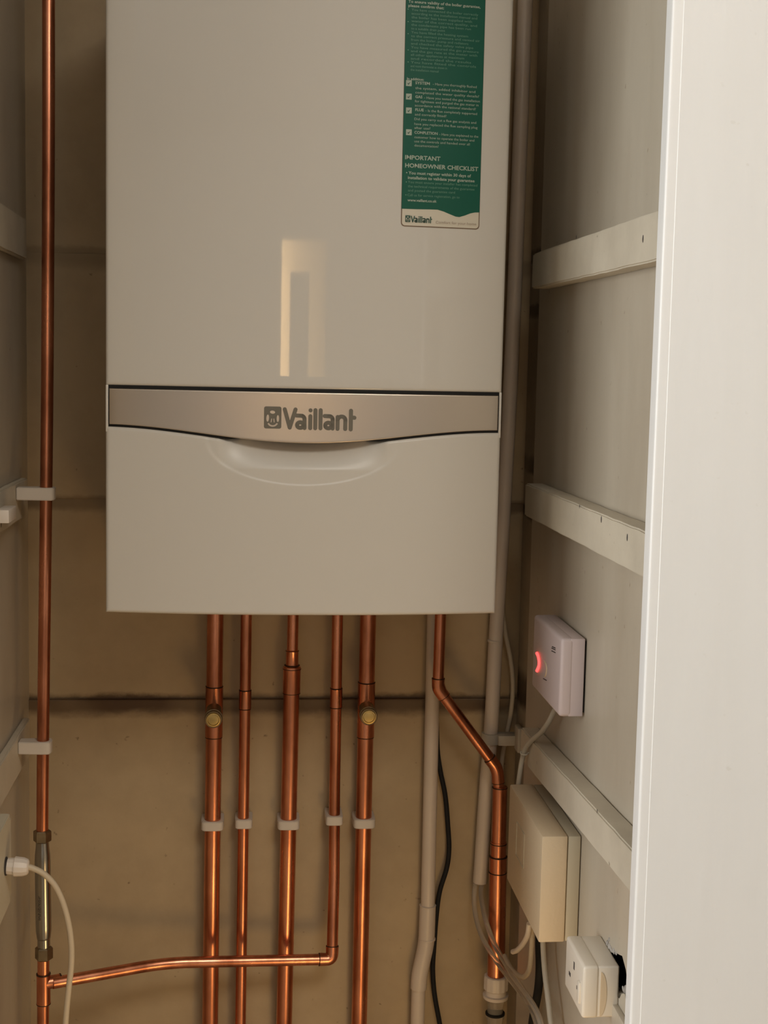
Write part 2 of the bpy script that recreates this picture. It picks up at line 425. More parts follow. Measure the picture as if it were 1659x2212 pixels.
low = obj('lower_cover', panel(bx0, bx1, lambda x: bb(x)-.0022+.0042*lipw(x), lambda x: BZ0+.0008*(1-abs(2*(x-bxc)/bw)), scoop, nx=200, nz=220), 'boiler_flap', boiler, sharp=60)
for xa, xb in ((bx0+.0002, bx0+.0030), (bx1-.0030, bx1-.0002)):
    box_obj('side_rim', (xa, -.3148, 1.372), (xb, -.2995, 1.4235), 'boiler', boiler, .0006)
band = obj('trim_band', panel(bx0+.0042, bx1-.0042, lambda x: 1.4197, bb, r=.0012, yoff=-.001), 'band', boiler, sharp=60)
# logo strokes: drawn in a 0..1660 x 0..603 frame over px (560..780, 860..940)
def logo_xy(u, v, org, sc):
    return (org[0]+u*sc, org[1]-v*sc)
def strokes(bm, lines, w, org, sc, y, th, mi=0):
    for ln in lines:
        P = [Vector(logo_xy(*p, org, sc)) for p in ln]; ww = w*sc/2
        if len(P) == 1: P = [P[0], P[0]+Vector((1e-6, 0))]
        # round-capped ribbon made as union of quads and discs (slightly overlapping)
        for a, b in zip(P, P[1:]):
            d = (b-a).normalized(); n = Vector((-d.y, d.x))*ww; base = math.atan2(d.y, d.x); poly = []
            for k in range(9): t = base-PI/2+PI*k/8; poly.append(b+Vector((math.cos(t), math.sin(t)))*ww)
            for k in range(9): t = base+PI/2+PI*k/8; poly.append(a+Vector((math.cos(t), math.sin(t)))*ww)
            va = [bm.verts.new((q.x, g(q.x)+y-th, q.y)) for q in poly]; vb = [bm.verts.new((q.x, g(q.x)+y+.0004, q.y)) for q in poly]
            bm.faces.new(va).material_index = mi
            for i in range(len(poly)):
                bm.faces.new((va[i], vb[i], vb[(i+1) % len(poly)], va[(i+1) % len(poly)])).material_index = mi
def arc(cx, cy, rx, ry, a0, a1, n=10):
    return [(cx+rx*math.cos(math.radians(a0+(a1-a0)*k/n)), cy+ry*math.sin(math.radians(a0+(a1-a0)*k/n))) for k in range(n+1)]
def A(cx): return [arc(cx, 392, 52, 46, 0, 360, 14), [(cx-62, 238), (cx+12, 240)]+arc(cx+12, 292, 56, 52, -90, 0, 6)+[(cx+70, 440)]]
LET = [[(415, 140), (500, 435)], [(500, 435), (590, 140)]] + A(670) + [[(833, 245), (833, 440)], [(835, 150)], [(915, 145), (915, 440)], [(1000, 145), (1000, 440)]] \
    + A(1130) + [[(1280, 250), (1280, 445)], [(1280, 290)]+arc(1345, 300, 62, 58, 200, 360, 8)+[(1407, 445)], [(1497, 145), (1497, 450)], [(1497, 255), (1555, 258)]]
def emblem_plate(bm, org, sc, y, th, mi=0):
    pts = []
    for (cx, cy, a0) in ((330, 425, 0), (112, 425, 90), (112, 130, 180), (330, 130, 270)):
        for k in range(5):
            t = math.radians(a0+90*k/4); pts.append((cx+32*math.cos(t), cy+32*math.sin(t)))
    P = [logo_xy(*p, org, sc) for p in pts]
    va = [bm.verts.new((x, g(x)+y-th, z)) for x, z in P]; vb = [bm.verts.new((x, g(x)+y+.0004, z)) for x, z in P]
    bm.faces.new(va).material_index = mi
    for i in range(len(P)): bm.faces.new((va[i], vb[i], vb[(i+1) % len(P)], va[(i+1) % len(P)])).material_index = mi
def ell(bm, cx, cy, rx, ry, rot, org, sc, y, th, mi=0):
    P = []
    for k in range(20):
        t = 2*PI*k/20; a, b = rx*math.cos(t), ry*math.sin(t); q = math.radians(rot)
        P.append(logo_xy(cx+a*math.cos(q)-b*math.sin(q), cy+a*math.sin(q)+b*math.cos(q), org, sc))
    bm.faces.new([bm.verts.new((x, g(x)+y-th, z)) for x, z in P]).material_index = mi
def marks(bm, org, sc, y, th):
    ell(bm, 218, 190, 42, 26, 5, org, sc, y, th)                       # head
    ell(bm, 140, 288, 22, 58, 3, org, sc, y, th); ell(bm, 305, 292, 20, 56, 0, org, sc, y, th)
    strokes(bm, [arc(222, 345, 78, 70, 150, 30, 10)], 26, org, sc, y, th)
    strokes(bm, [[(205, 300), (196, 350)], [(240, 300), (246, 350)]], 13, org, sc, y, th)
LS = 1/7.54
p0 = at(560, 860+4, -.336); p1 = at(780, 860+4, -.336)
sc = (p1.x-p0.x)/1659.0
org = (p0.x, p0.z-.0002)
bm = bmesh.new(); strokes(bm, LET, 66, org, sc, -.001, .0006); obj('logo_lettering', bm, 'logo', band, smooth=False)
bm = bmesh.new(); emblem_plate(bm, org, sc, -.001, .0006); em = obj('logo_emblem', bm, 'logo', band, smooth=False)
bm = bmesh.new(); marks(bm, org, sc, -.001, .0009); obj('emblem_figure', bm, 'band', band, smooth=False)

# sticker on the upper cover
def sp(px, py):
    y = -.33
    for _ in range(6):
        p = at(px, py, y); y = g(p.x)
    return p
sx0, sx1 = sp(871, 250).x, sp(1042, 250).x
sz0, szt = sp(872, 489).z, 1.86
def sheet(pts, off, mat, name, parent):
    """polygon (x,z) cut into thin x-strips so that it follows the curved cover"""
    bm = bmesh.new(); f = bm.faces.new([bm.verts.new((x, 0, z)) for x, z in pts])
    x0 = min(p[0] for p in pts); x1 = max(p[0] for p in pts)
    for k in range(1, 16):
        bmesh.ops.bisect_plane(bm, geom=bm.verts[:]+bm.edges[:]+bm.faces[:], plane_co=(x0+(x1-x0)*k/16, 0, 0), plane_no=(1, 0, 0))
    ex = bmesh.ops.extrude_face_region(bm, geom=bm.faces[:])
    top = {v for v in ex['geom'] if isinstance(v, bmesh.types.BMVert)}
    for v in bm.verts: v.co.y = g(v.co.x) - (off if v in top else off-.00015)
    return obj(name, bm, mat, parent, smooth=False)
def rrect(x0, x1, z0, z1, r):
    pts = []
    for cx, cz, a0 in ((x1-r, z1-r, 0), (x0+r, z1-r, 90), (x0+r, z0+r, 180), (x1-r, z0+r, 270)):
        for k in range(6): t = math.radians(a0+90*k/5); pts.append((cx+r*math.cos(t), cz+r*math.sin(t)))
    return pts
stick = sheet(rrect(sx0, sx1, sz0, szt, .0042), .0003, 'brownline', 'sticker', boiler)
stick['label'] = 'green checklist sticker with white foot'
sheet(rrect(sx0+.0011, sx1-.0011, sz0+.0011, szt-.001, .0034), .0005, 'stickerwhite', 'sticker_ground', stick)
wav = [sp(*q) for q in [(870, 451), (900, 452), (930, 452.5), (945, 453), (958, 457), (972, 463), (984, 468), (992, 469), (1003, 466), (1016, 461), (1026, 459), (1037, 459)]]
wp = [(sx0+.0003, wav[0].z)] + [(p.x, p.z) for p in wav[1:-1]] + [(sx1-.0003, wav[-1].z)] + [(sx1-.0003, szt), (sx0+.0003, szt)]
sheet(wp, .0007, 'green', 'green_field', stick)
def text_mesh(items, mat, name, parent, off=.0009):
    """items: (string, px x, px y at the left end, cap height px, width px or None, bold)"""
    bm = bmesh.new()
    for s, px, py, cap, wpx, bold in items:
        tcv = bpy.data.curves.new('t', 'FONT'); tcv.body = s; tcv.size = 1; tcv.resolution_u = 2
        if bold: tcv.offset = .022
        to = bpy.data.objects.new('t', tcv); COL.objects.link(to); bpy.context.view_layer.update()
        tm = bpy.data.meshes.new_from_object(to.evaluated_get(bpy.context.evaluated_depsgraph_get()))
        xs = [v.co.x for v in tm.vertices]
        p = sp(px, py); k = 1/1935.0
        sy = cap*k/.70
        sxx = (wpx*k/(max(xs)-min(xs))) if wpx else sy
        x00 = min(xs)
        for v in tm.vertices:
            x = p.x+(v.co.x-x00)*sxx; v.co = (x, g(x)-off, p.z-cap*k/2+v.co.y*sy)
        bm.from_mesh(tm)
        bpy.data.objects.remove(to); bpy.data.curves.remove(tcv); bpy.data.meshes.remove(tm)
    return obj(name, bm, mat, parent, smooth=False)
B = True; N_ = False
T1 = [('To ensure validity of the boiler guarantee,', 882, 3, 5.5, 155, B), ('please confirm that:', 882, 12, 5.5, 76, B),
      ('In addition:', 879, 170, 5, 36, B),
      ('IMPORTANT', 875, 339.5, 8.6, 76, B), ('HOMEOWNER CHECKLIST', 875, 357, 8.6, 159, B),
      ('\u2022 You must register within 30 days of', 877, 373, 6, 141, B), ('installation to validate your guarantee', 881, 383.5, 6, 145, B),
      ('www.vaillant.co.uk', 880, 432, 5.5, 63, B),
      ('SYSTEM', 897, 179, 5.5, 31, B), ('GAS', 897, 209, 5.5, 15, B), ('FLUE', 897, 237, 5.5, 18, B), ('COMPLETION', 895, 286, 5.5, 50, B)]
T2 = [('- Have you thoroughly flushed', 935, 181.5, 5, 95, N_), ('the system, added inhibitor and', 897, 190, 5, 130, N_), ('completed the water quality details?', 897, 199.5, 5, 138, N_),
      ('- Have you tested the gas installation', 916, 211, 5, 121, N_), ('for tightness and purged the gas meter in', 896, 218.5, 5, 138, N_), ('accordance with the national standard?', 896, 227.5, 5, 132, N_),
      ('- Is the flue completely supported', 919, 239, 5, 112, N_), ('and correctly fitted?', 896, 247, 5, 68, N_),
      ('Did you carry out a flue gas analysis and', 895, 257, 5, 134, N_), ('have you replaced the flue sampling plug', 895, 267.5, 5, 137, N_), ('after use?', 895, 276, 5, 34, N_),
      ('- Have you explained to the', 949, 290, 5, 85, N_), ('customer how to operate the boiler and', 895, 296, 5, 130, N_), ('use the controls and handed over all', 895, 305, 5, 120, N_), ('documentation?', 895, 314, 5, 52, N_)]
T3 = []
fill = ['You have connected the boiler correctly', 'according to the installation manual and', 'the boiler has been supplied with', 'water of the correct quality, and', 'the condensate pipe has been run', 'to a suitable drain point',
        'You have filled the heating system', 'to the correct pressure and vented air', 'from the boiler, pump and radiators', 'and checked the safety valve pipe',
        'You have measured the gas pressure', 'and the gas rate at the meter with', 'all other appliances at maximum', 'and recorded the results', 'You have fitted the controls', 'and room thermostat as shown in', 'the installation manual']
wd = [143, 141, 130, 141, 128, 72, 122, 148, 123, 134, 146, 143, 115, 130, 141, 78, 60]
for k, (s, w_) in enumerate(zip(fill, wd)): T3.append((s, 889-k*.15, 21+8.1*k, 4.8, w_, N_))
for yb in (20, 47, 73, 108, 134): T3.append(('\u2022', 880, yb, 5, 3, B))
T3 += [('\u2022', 876, 393, 5, 3, B), ('You must ensure your installer has completed', 881, 393, 5, 151, N_), ('the technical requirements of the guarantee', 881, 402, 5, 145, N_), ('and posted the guarantee card', 881, 411, 5, 102, N_),
       ('\u2022', 875, 421, 5, 3, B), ('Call us for service registration, go to', 880, 421, 5, 113, N_)]
for it in T1: text_mesh([it], 'inkwhite', 'bold_print', stick)
for it in T2: text_mesh([it], 'inkwhite', 'checklist_print', stick)
for it in T3: text_mesh([it], 'inkdim', 'fine_print', stick)
text_mesh([('Comfort for your home', 941, 480, 6, 89, N_)], 'inktan', 'slogan_print', stick)
for yb in (180, 209, 239, 286):
    bm = bmesh.new(); b3 = bmesh.new()
    p = sp(883, yb); s_ = .0031
    add_prism(bm, [(p.x-s_, p.z-s_), (p.x+s_, p.z-s_), (p.x+s_, p.z+s_), (p.x-s_, p.z+s_)], g(p.x)-.0010, g(p.x)-.0006)
    for k in range(4):
        add_prism(b3, [(p.x-s_*.6, p.z-.0001), (p.x-s_*.1, p.z-s_*.6), (p.x+s_*.7, p.z+s_*.6), (p.x-s_*.1, p.z-s_*.1)], g(p.x)-.0012, g(p.x)-.0010)
        break
    obj('checkbox', bm, 'inkwhite', stick, smooth=False)
    obj('tick', b3, 'inkgreen', stick, smooth=False)
pA, pB = sp(872.5, 461), sp(936.5, 461)
sc2 = (pB.x-pA.x)/1659.0*1.0
og2 = (pA.x, pA.z)
bm = bmesh.new(); strokes(bm, LET, 56, og2, sc2, -.0009, .0002); emblem_plate(bm, og2, sc2, -.0009, .0002); obj('sticker_logo', bm, 'inkgreen', stick, smooth=False)
bm = bmesh.new(); marks(bm, og2, sc2, -.0012, .0002); obj('sticker_logo_figure', bm, 'stickerwhite', stick, smooth=False)

# ------------------------------------------------------------------ pipes
def on_pipe(path, z):
    """point and direction on a mostly vertical path at height z"""
    for a, b in zip(path, path[1:]):
        lo, hi = (a, b) if a.z < b.z else (b, a)
        if lo.z <= z <= hi.z and hi.z-lo.z > 1e-6:
            t = (z-lo.z)/(hi.z-lo.z); return lo.lerp(hi, t), (hi-lo).normalized()
    return path[0], Vector((0, 0, 1))
def zz(px, py, Y=-.03): return at(px, py, Y).z
def sring(parent, p, d, r, up=.0012, L=.0014):
    bm = bmesh.new(); add_lathe(bm, p, d, [(0, r-.0004), (.0003, r+up), (L-.0003, r+up), (L, r-.0004)], 28)
    return obj('solder_ring', bm, 'solder', parent)
def sleeve(parent, path, za, zb, r, name='coupling', lip=.0006, ring=True):
    pa, d = on_pipe(path, za); L = (zb-za)
    bm = bmesh.new(); add_lathe(bm, pa, d, [(0, r), (.0008, r+.0009), (L*.12, r+.0009), (L*.2, r+.0008), (L-.0015, r+.0009), (L-.0006, r+.0011), (L, r)], 28)
    o = obj(name, bm, 'copper', parent)
    if ring:
        sring(parent, pa - d*.0008, d, r+.0001, .0006)
        sring(parent, pa + d*(L-.0004), d, r+.0001, .0008)
    return o
def clip(px, py, Y, r, label, z=None, toward='wall', wallx=None, hgt=.0125, group='white pipe clips on the back wall'):
    p = at(px, py, Y)
    bm = bmesh.new(); w = r+.0042
    if toward == 'wall':
        pts = []
        n = 12
        for k in range(n+1):
            t = PI - PI*k/n; pts.append((p.x+w*math.cos(t)*1.0, Y-(r+.0032)*math.sin(t)*1.0))
        # squarish front: superellipse
        pts = []
        for k in range(n+1):
            t = PI-PI*k/n; c, s = math.cos(t), math.sin(t)
            pts.append((p.x+w*math.copysign(abs(c)**.45, c), Y-(r+.0032)*abs(s)**.45))
        pts += [(p.x+w, -.0045), (p.x-w, -.0045)]
    else:
        pts = []
        n = 12
        for k in range(n+1):
            t = PI/2-PI*k/n; c, s = math.cos(t), math.sin(t)
            pts.append((p.x+(r+.0034)*abs(c)**.5, Y-w*math.copysign(abs(s)**.5, s)))
        pts += [(wallx, Y+w*.8), (wallx, Y-w*.8)]
    a = [bm.verts.new((x, y, p.z-hgt/2)) for x, y in pts]; b = [bm.verts.new((x, y, p.z+hgt/2)) for x, y in pts]
    bm.faces.new(a); bm.faces.new(b[::-1])
    for i in range(len(pts)): bm.faces.new((a[i], b[i], b[(i+1) % len(pts)], a[(i+1) % len(pts)]))
    bmesh.ops.recalc_face_normals(bm, faces=bm.faces[:])
    es = [e for e in bm.edges if e.calc_face_angle(0) > 1.2]
    bmesh.ops.bevel(bm, geom=es, offset=.0009, segments=2, affect='EDGES')
    o = obj('pipe_clip', bm, 'clip'); tag(o, label, 'pipe clip', group); return o

def drain(parent, path, z, px, py):
    """T with a drain cock pointing at the viewer"""
    pa, d = on_pipe(path, z); q = at(px, py, -.085)
    ax = (q - pa).normalized(); L = (q-pa).length
    v = bpy.data.objects.new('drain_cock', None)
    bm = bmesh.new()
    add_lathe(bm, pa+ax*.006, ax, [(0, .0100), (L-.024, .0100), (L-.0235, .0118), (L-.0135, .0120), (L-.013, .0112), (L-.0075, .0112), (L-.007, .0114), (L-.0062, .0106)], 28)
    o = obj('drain_cock', bm, 'oldbrass', parent)
    bm = bmesh.new(); add_lathe(bm, pa+ax*(L-.0002), ax, [(-.007, .0098), (.0010, .0098), (.0020, .0090), (.0022, .0074), (.0010, .0068), (.0013, .0040), (.0013, .0005)], 28)
    obj('cap', bm, 'brass', o)
def riser(label, top, bot, r, Y=-.03, zt=1.19, zb=0.0):
    A_ = at(*top, Y); B_ = at(*bot, Y); d = (A_-B_)/(A_.z-B_.z)
    P = [B_ + d*(z-B_.z) for z in (zb, B_.z, A_.z, zt)]
    t = thing('copper_pipe', label, 'pipe', tuple(P[0]), 'copper risers under the boiler')
    bm = bmesh.new(); add_tube(bm, P, r, 32); obj('pipe', bm, 'copper', t)
    return t, P
R22, R15 = .0109, .0075
t1, P1 = riser('thick copper pipe under the boiler, leftmost of the five together, with brass drain cock', (465, 1340), (454, 2200), R22)
sleeve(t1, P1, zz(463, 1592), zz(463, 1483), R22); drain(t1, P1, zz(463, 1530), 461, 1555)
t2, P2 = riser('thin copper pipe between the drain cock pipe and the stepped reducer pipe', (532, 1340), (519.5, 2200), R15)
sleeve(t2, P2, zz(530, 1531), zz(530, 1491), R15)
# third: 15 mm stepping out to 22 mm
A_ = at(633, 1340, -.03); B_ = at(614, 2200, -.03); d3 = (A_-B_)/(A_.z-B_.z)
def P3(z): return B_+d3*(z-B_.z)
t3 = thing('copper_pipe', 'copper pipe under the boiler that steps from thin to thick at a reducer', 'pipe', tuple(P3(0)), 'copper risers under the boiler')
zr = zz(630, 1440)
bm = bmesh.new(); add_tube(bm, [P3(zr-.005), P3(1.19)], R15, 32); obj('upper_pipe', bm, 'copper', t3)
bm = bmesh.new(); add_tube(bm, [P3(0), P3(zr-.01)], R22, 32); obj('lower_pipe', bm, 'copper', t3)
bm = bmesh.new(); L1 = zz(630, 1498); z3 = zz(630, 1405)
add_lathe(bm, P3(L1), d3, [(0, R22), (.0008, R22+.0010), (zr-L1-.004, R22+.0010), (zr-L1-.002, R22+.0014), (zr-L1, R22+.0008), (zr-L1+.001, R15+.0026), (zr-L1+.003, R15+.0010), (z3-L1-.001, R15+.0010), (z3-L1, R15+.0016), (z3-L1+.001, R15)], 32)
obj('reducer', bm, 'copper', t3)
for zc, rr in ((zr-.0035, R22+.0008), (zr+.0014, R15+.0022), (L1, R22+.0004), (z3-.001, R15+.0008)):
    sring(t3, P3(zc), d3, rr, .0008)
t5, P5 = riser('thick copper pipe with brass drain cock, on the right of the five together', (795, 1340), (776, 2200), R22)
sleeve(t5, P5, zz(792, 1592), zz(792, 1474), R22); drain(t5, P5, zz(792, 1526), 797, 1549)
# fourth riser turns left above the floor and meets the left-hand pipe
LX, LY = at(98, 1500, -.14).x, -.14
top4 = at(729, 1335, -.03); a4 = at(723, 1700, -.03); c4 = at(721.5, 1900, -.045); e4 = at(717, 2072, -.066); f4 = at(640, 2069, -.067); g4 = at(350, 2081, -.085)
tee = at(100, 2124, LY)
t4 = thing('copper_pipe', 'thin copper pipe that turns left at an elbow and crosses in front of its neighbours', 'pipe', tuple(e4))
up4 = Vector((top4.x, top4.y, 1.19))
path4 = bend_path([up4, top4, a4, c4, e4, g4, tee], .022, 10)
path4 = smooth_path([up4, top4, a4], 6)[:-1] + bend_path([a4, c4, e4, g4], .013, 10)[:-1] + bend_path([f4.lerp(g4, .6), g4, tee+Vector((.008, 0, 0))], .05, 12)[1:]
bm = bmesh.new(); add_tube(bm, path4, R15, 32); obj('pipe', bm, 'copper', t4)
sleeve(t4, [top4, a4], zz(726, 1528), zz(726, 1487), R15)
# elbow fitting
def elbow(parent, a, b, c, la, lc, r, rad=.013, name='elbow'):
    a, b, c = map(Vector, (a, b, c)); da = (a-b).normalized(); dc = (c-b).normalized()
    p = bend_path([b+da*la, b, b+dc*lc], rad, 10)
    bm = bmesh.new(); n = len(p); add_tube(bm, p, [r+.0013 if i in (0, n-1) else r+.0009 for i in range(n)], 28); obj(name, bm, 'copper', parent)
    for q, d in ((b+da*la, da), (b+dc*lc, dc)): sring(parent, q-d*.0006, d, r, .0012, .0018)
elbow(t4, c4, e4, g4, .017, .017, R15)
# left-hand pipe
lt = thing('copper_pipe', 'tall thin copper pipe clipped to the left-hand battens, left of the boiler', 'pipe', (LX, LY, 0))
def LP(px, py): return at(px, py, LY)
lpath = [LP(105.5, 0)+Vector((0, 0, .02))]
zn1, zn2 = LP(92, 1806).z, LP(94, 2058).z
lp_pts = [Vector((LP(106.5, -40).x, LY, 2.39)), LP(105, 100), LP(103.5, 600), LP(101, 950), LP(97, 1280), LP(93.5, 1560), LP(91.5, 1790)]
bm = bmesh.new(); add_tube(bm, smooth_path(lp_pts, 8) + [Vector((LP(91.5, 1790).x, LY, zn1-.01))], R15, 32); obj('upper_pipe', bm, 'copper', lt)
q2 = LP(94, 2058); q3 = LP(93, 2212)
bm = bmesh.new(); add_tube(bm, [Vector((q2.x, LY, zn2+.01)), q3, Vector((q3.x, LY, 0))], R15, 32); obj('lower_pipe', bm, 'copper', lt)
tz = tee.z; zt_, zb_ = LP(94, 2104).z, LP(94, 2168).z
xx = LP(94, 2130).x
bm = bmesh.new(); add_lathe(bm, (xx, LY, zb_), (0, 0, 1), [(0, R15), (.0008, R15+.0014), (.004, R15+.0012), (zt_-zb_-.004, R15+.0012), (zt_-zb_-.0008, R15+.0014), (zt_-zb_, R15)], 28)
dd = (g4-tee).normalized()
add_lathe(bm, Vector((xx, LY, tz)), dd, [(0, R15+.0009), (.0195, R15+.0011), (.0205, R15+.0014), (.021, R15)], 28)
obj('tee_fitting', bm, 'copper', lt)
for zc in (zb_, zt_): sring(lt, Vector((xx, LY, zc-.0006)), Vector((0, 0, 1)), R15, .0016, .0016)
sring(lt, Vector((xx, LY, tz))+dd*.0205, dd, R15, .0015, .002)
# inline scale inhibitor
si = thing('scale_inhibitor', 'chrome cylindrical scale inhibitor with brass nuts on the left-hand copper pipe', 'water fitting', (xx, LY, zn2))
def nut(parent, z0, z1, x, rr=.0112, mat='oldbrass'):
    bm = bmesh.new(); add_lathe(bm, (x, LY, z0), (0, 0, 1), [(0, rr*.84), (.0015, rr), (z1-z0-.0015, rr), (z1-z0, rr*.84)], 6)
    obj('nut', bm, mat, parent, sharp=25)
xt = LP(91.5, 1806).x; xb = LP(95, 2058).x; xm = (xt+xb)/2
nut(si, LP(92, 1818).z, LP(92, 1793).z, xt); nut(si, LP(94, 2072).z, LP(94, 2045).z, xb)
zA, zB = LP(94, 2048).z, LP(92, 1815).z; Lh = zB-zA
bm = bmesh.new(); add_lathe(bm, (xb, LY, zA), (xt-xb, 0, Lh), [(0, .0080), (Lh*.09, .0080), (Lh*.095, .0086), (Lh*.11, .0088), (Lh*.16, .0097), (Lh*.2, .0099), (Lh*.8, .0099), (Lh*.87, .0095), (Lh*.94, .0084), (Lh, .0080)], 36)
obj('body', bm, 'chrome', si)
# embossed lettering down the inhibitor body
tcv = bpy.data.curves.new('t', 'FONT'); tcv.body = 'inhibitor'; tcv.resolution_u = 2
to = bpy.data.objects.new('t', tcv); COL.objects.link(to); bpy.context.view_layer.update()
tm = bpy.data.meshes.new_from_object(to.evaluated_get(bpy.context.evaluated_depsgraph_get())); bpy.data.objects.remove(to); bpy.data.curves.remove(tcv)
mxx = max(v.co.x for v in tm.vertices)
zl0, zl1 = LP(92, 1982).z, LP(92, 1930).z
for v in tm.vertices:
    ang = (-.36) - (v.co.y-.3)*.55; q = v.co.x/mxx
    v.co = (xm+.0101*math.sin(ang), LY-.0101*math.cos(ang), zl0+(zl1-zl0)*q)
bm = bmesh.new(); bm.from_mesh(tm); obj('lettering', bm, 'darkslot', si, smooth=False)

# sixth copper pipe with dog-leg
Y6 = -.072
k6 = [at(951, 1335, Y6), at(946, 1487, Y6), at(1074, 1660, Y6), at(1079, 1700, Y6)]
t6 = thing('copper_pipe', 'copper pipe with a diagonal dog-leg, right of the two drain cock pipes', 'pipe', tuple(at(1071, 2110, Y6)))
up = Vector((k6[0].x+.001, Y6, 1.19))
pth = bend_path([up, k6[1], k6[2], at(1080, 1735, Y6)], .018, 10)
bm = bmesh.new(); add_tube(bm, pth, R15, 32); obj('upper_pipe', bm, 'copper', t6)
elbow(t6, up, k6[1], k6[2], .013, .014, R15, .016); 
elbow(t6, k6[1], k6[2], at(1080, 1735, Y6), .017, .019, R15, .018)
rm, rl = .0099, .0118
bm = bmesh.new(); add_tube(bm, [at(1080, 1699, Y6), at(1077, 1822, Y6)], rm, 32); obj('middle_pipe', bm, 'copper', t6)
pb0, pb1 = at(1076, 1850, Y6), at(1071, 2125, Y6)
bm = bmesh.new(); add_tube(bm, [at(1077, 1818, Y6), pb0], rm+.0008, 32); add_tube(bm, [pb0, pb1], rl, 32); obj('lower_pipe', bm, 'copper', t6)
for px, py, rr in ((1079.5, 1701, rm), (1077, 1822, rm+.0006), (1076, 1850, rl), (1075, 1884, rl)):
    sring(t6, at(px, py, Y6)-Vector((0, 0, .0008)), Vector((0, 0, 1)), rr, .0007, .0016)
# white compression fitting under it
pf = at(1072, 2106, Y6); zf = pf.z
cf = thing('compression_fitting', 'white plastic compression fitting at the foot of the dog-leg copper pipe', 'pipe fitting', tuple(pf))
bm = bmesh.new()
def ribbed(bm, x, y, prof, n=24, amp=.0008):
    rings = []
    for z, r in prof:
        rings.append([bm.verts.new((x+math.cos(2*PI*k/(n*4))*(r+(amp if (k % 4) < 2 else 0)), y+math.sin(2*PI*k/(n*4))*(r+(amp if (k % 4) < 2 else 0)), z)) for k in range(n*4)])
    for a, b in zip(rings, rings[1:]):
        for k in range(n*4): bm.faces.new((a[k], a[(k+1) % (n*4)], b[(k+1) % (n*4)], b[k]))
    bm.faces.new(rings[0][::-1]); bm.faces.new(rings[-1])
ribbed(bm, pf.x, Y6, [(zf-.0205, .0145), (zf-.019, .0160), (zf-.004, .0162), (zf-.001, .0155), (zf, .0142)], 12)
obj('nut', bm, 'whiteplastic', cf)
bm = bmesh.new(); add_lathe(bm, (pf.x, Y6, zf-.034), (0, 0, 1), [(0, .0125), (.002, .0172), (.0065, .0178), (.0075, .0150), (.0145, .0135)], 36)
obj('collar', bm, 'whiteplastic', cf)
bm = bmesh.new(); add_lathe(bm, (pf.x, Y6, 0), (0, 0, 1), [(0, .0105), (zf-.062, .0105), (zf-.061, .0128), (zf-.055, .0128), (zf-.054, .0108), (zf-.044, .0108), (zf-.034, .0128)], 36)
obj('tail', bm, 'clear', cf)
bm = bmesh.new(); add_lathe(bm, (pf.x, Y6, zf-.0565), (0, 0, 1), [(0, .0127), (.0005, .0134), (.0028, .0134), (.0034, .0127)], 36)
obj('seal', bm, 'black', cf)

# pvc pipes
YV = -.028
pv = thing('plastic_pipe', 'white plastic waste pipe with an offset joint, behind the dog-leg copper pipe', 'pipe', tuple(at(900, 2212, YV)))
rv = .0097
v0, v1, v2, v3 = at(938, 1335, YV), at(932, 1600, YV), at(924, 1958, YV), at(921, 2040, YV)
v4, v5 = at(906, 2105, YV), at(902, 2200, YV)
bm = bmesh.new(); add_tube(bm, [Vector((v0.x+.0015, YV, 1.19)), v0, v1, v2+Vector((0, 0, -.01))], rv, 32); obj('upper_pipe', bm, 'pvc', pv)
bm = bmesh.new()
pe = bend_path([v2, v3+Vector((0, 0, .002)), v4, at(904, 2135, YV)], .014, 8)
add_tube(bm, pe, rv+.0016, 32); obj('offset_bend', bm, 'pvc', pv)
bm = bmesh.new()
dv = (v2-v3).normalized()
add_lathe(bm, v2-dv*.0005, dv, [(0, rv), (.0005, rv+.0016), (.0025, rv+.002), (.003, rv)], 32)
obj('joint_rim', bm, 'pvc', pv); bm = bmesh.new()
add_lathe(bm, at(922, 2030, YV), dv, [(0, rv+.0015), (.0006, rv+.0023), (.0026, rv+.0023), (.0032, rv+.0015)], 32)
obj('joint_rim', bm, 'pvc', pv)
bm = bmesh.new(); add_tube(bm, [at(904, 2130, YV), v5, Vector((v5.x-.001, YV, 0))], rv, 32); obj('lower_pipe', bm, 'pvc', pv)
# tall conduit behind the boiler's right edge
YC = -.030
c_pts = [Vector((at(1135, 0, YC).x+.004, YC, 2.39)), at(1135, 0, YC), at(1120, 400, YC), at(1105, 780, YC), at(1088, 1100, YC), at(1071, 1380, YC), at(1061, 1570, YC), at(1049, 1720, YC), at(1037, 1906, YC)]
con = thing('conduit_pipe', 'tall leaning white plastic conduit between boiler and right wall, ending above clear tubes', 'pipe', tuple(c_pts[-1]))
cpath = smooth_path(c_pts, 8)
bm = bmesh.new(); add_tube(bm, cpath, .0098, 32, cap=False)
inner = [Vector(p) for p in cpath]; add_tube(bm, inner[-6:], .0078, 32, cap=False); 
pe_ = c_pts[-1]; add_lathe(bm, pe_, (0, 0, 1), [(0, .0098), (.0001, .0078)], 32); obj('pipe', bm, 'pvc', con)
bm = bmesh.new(); pj = at(1069, 1387, YC); add_lathe(bm, pj, (0.03, 0, 1), [(0, .0098), (.0004, .0104), (.0030, .0104), (.0034, .0098)], 32); obj('joint_rim', bm, 'pvc', con)
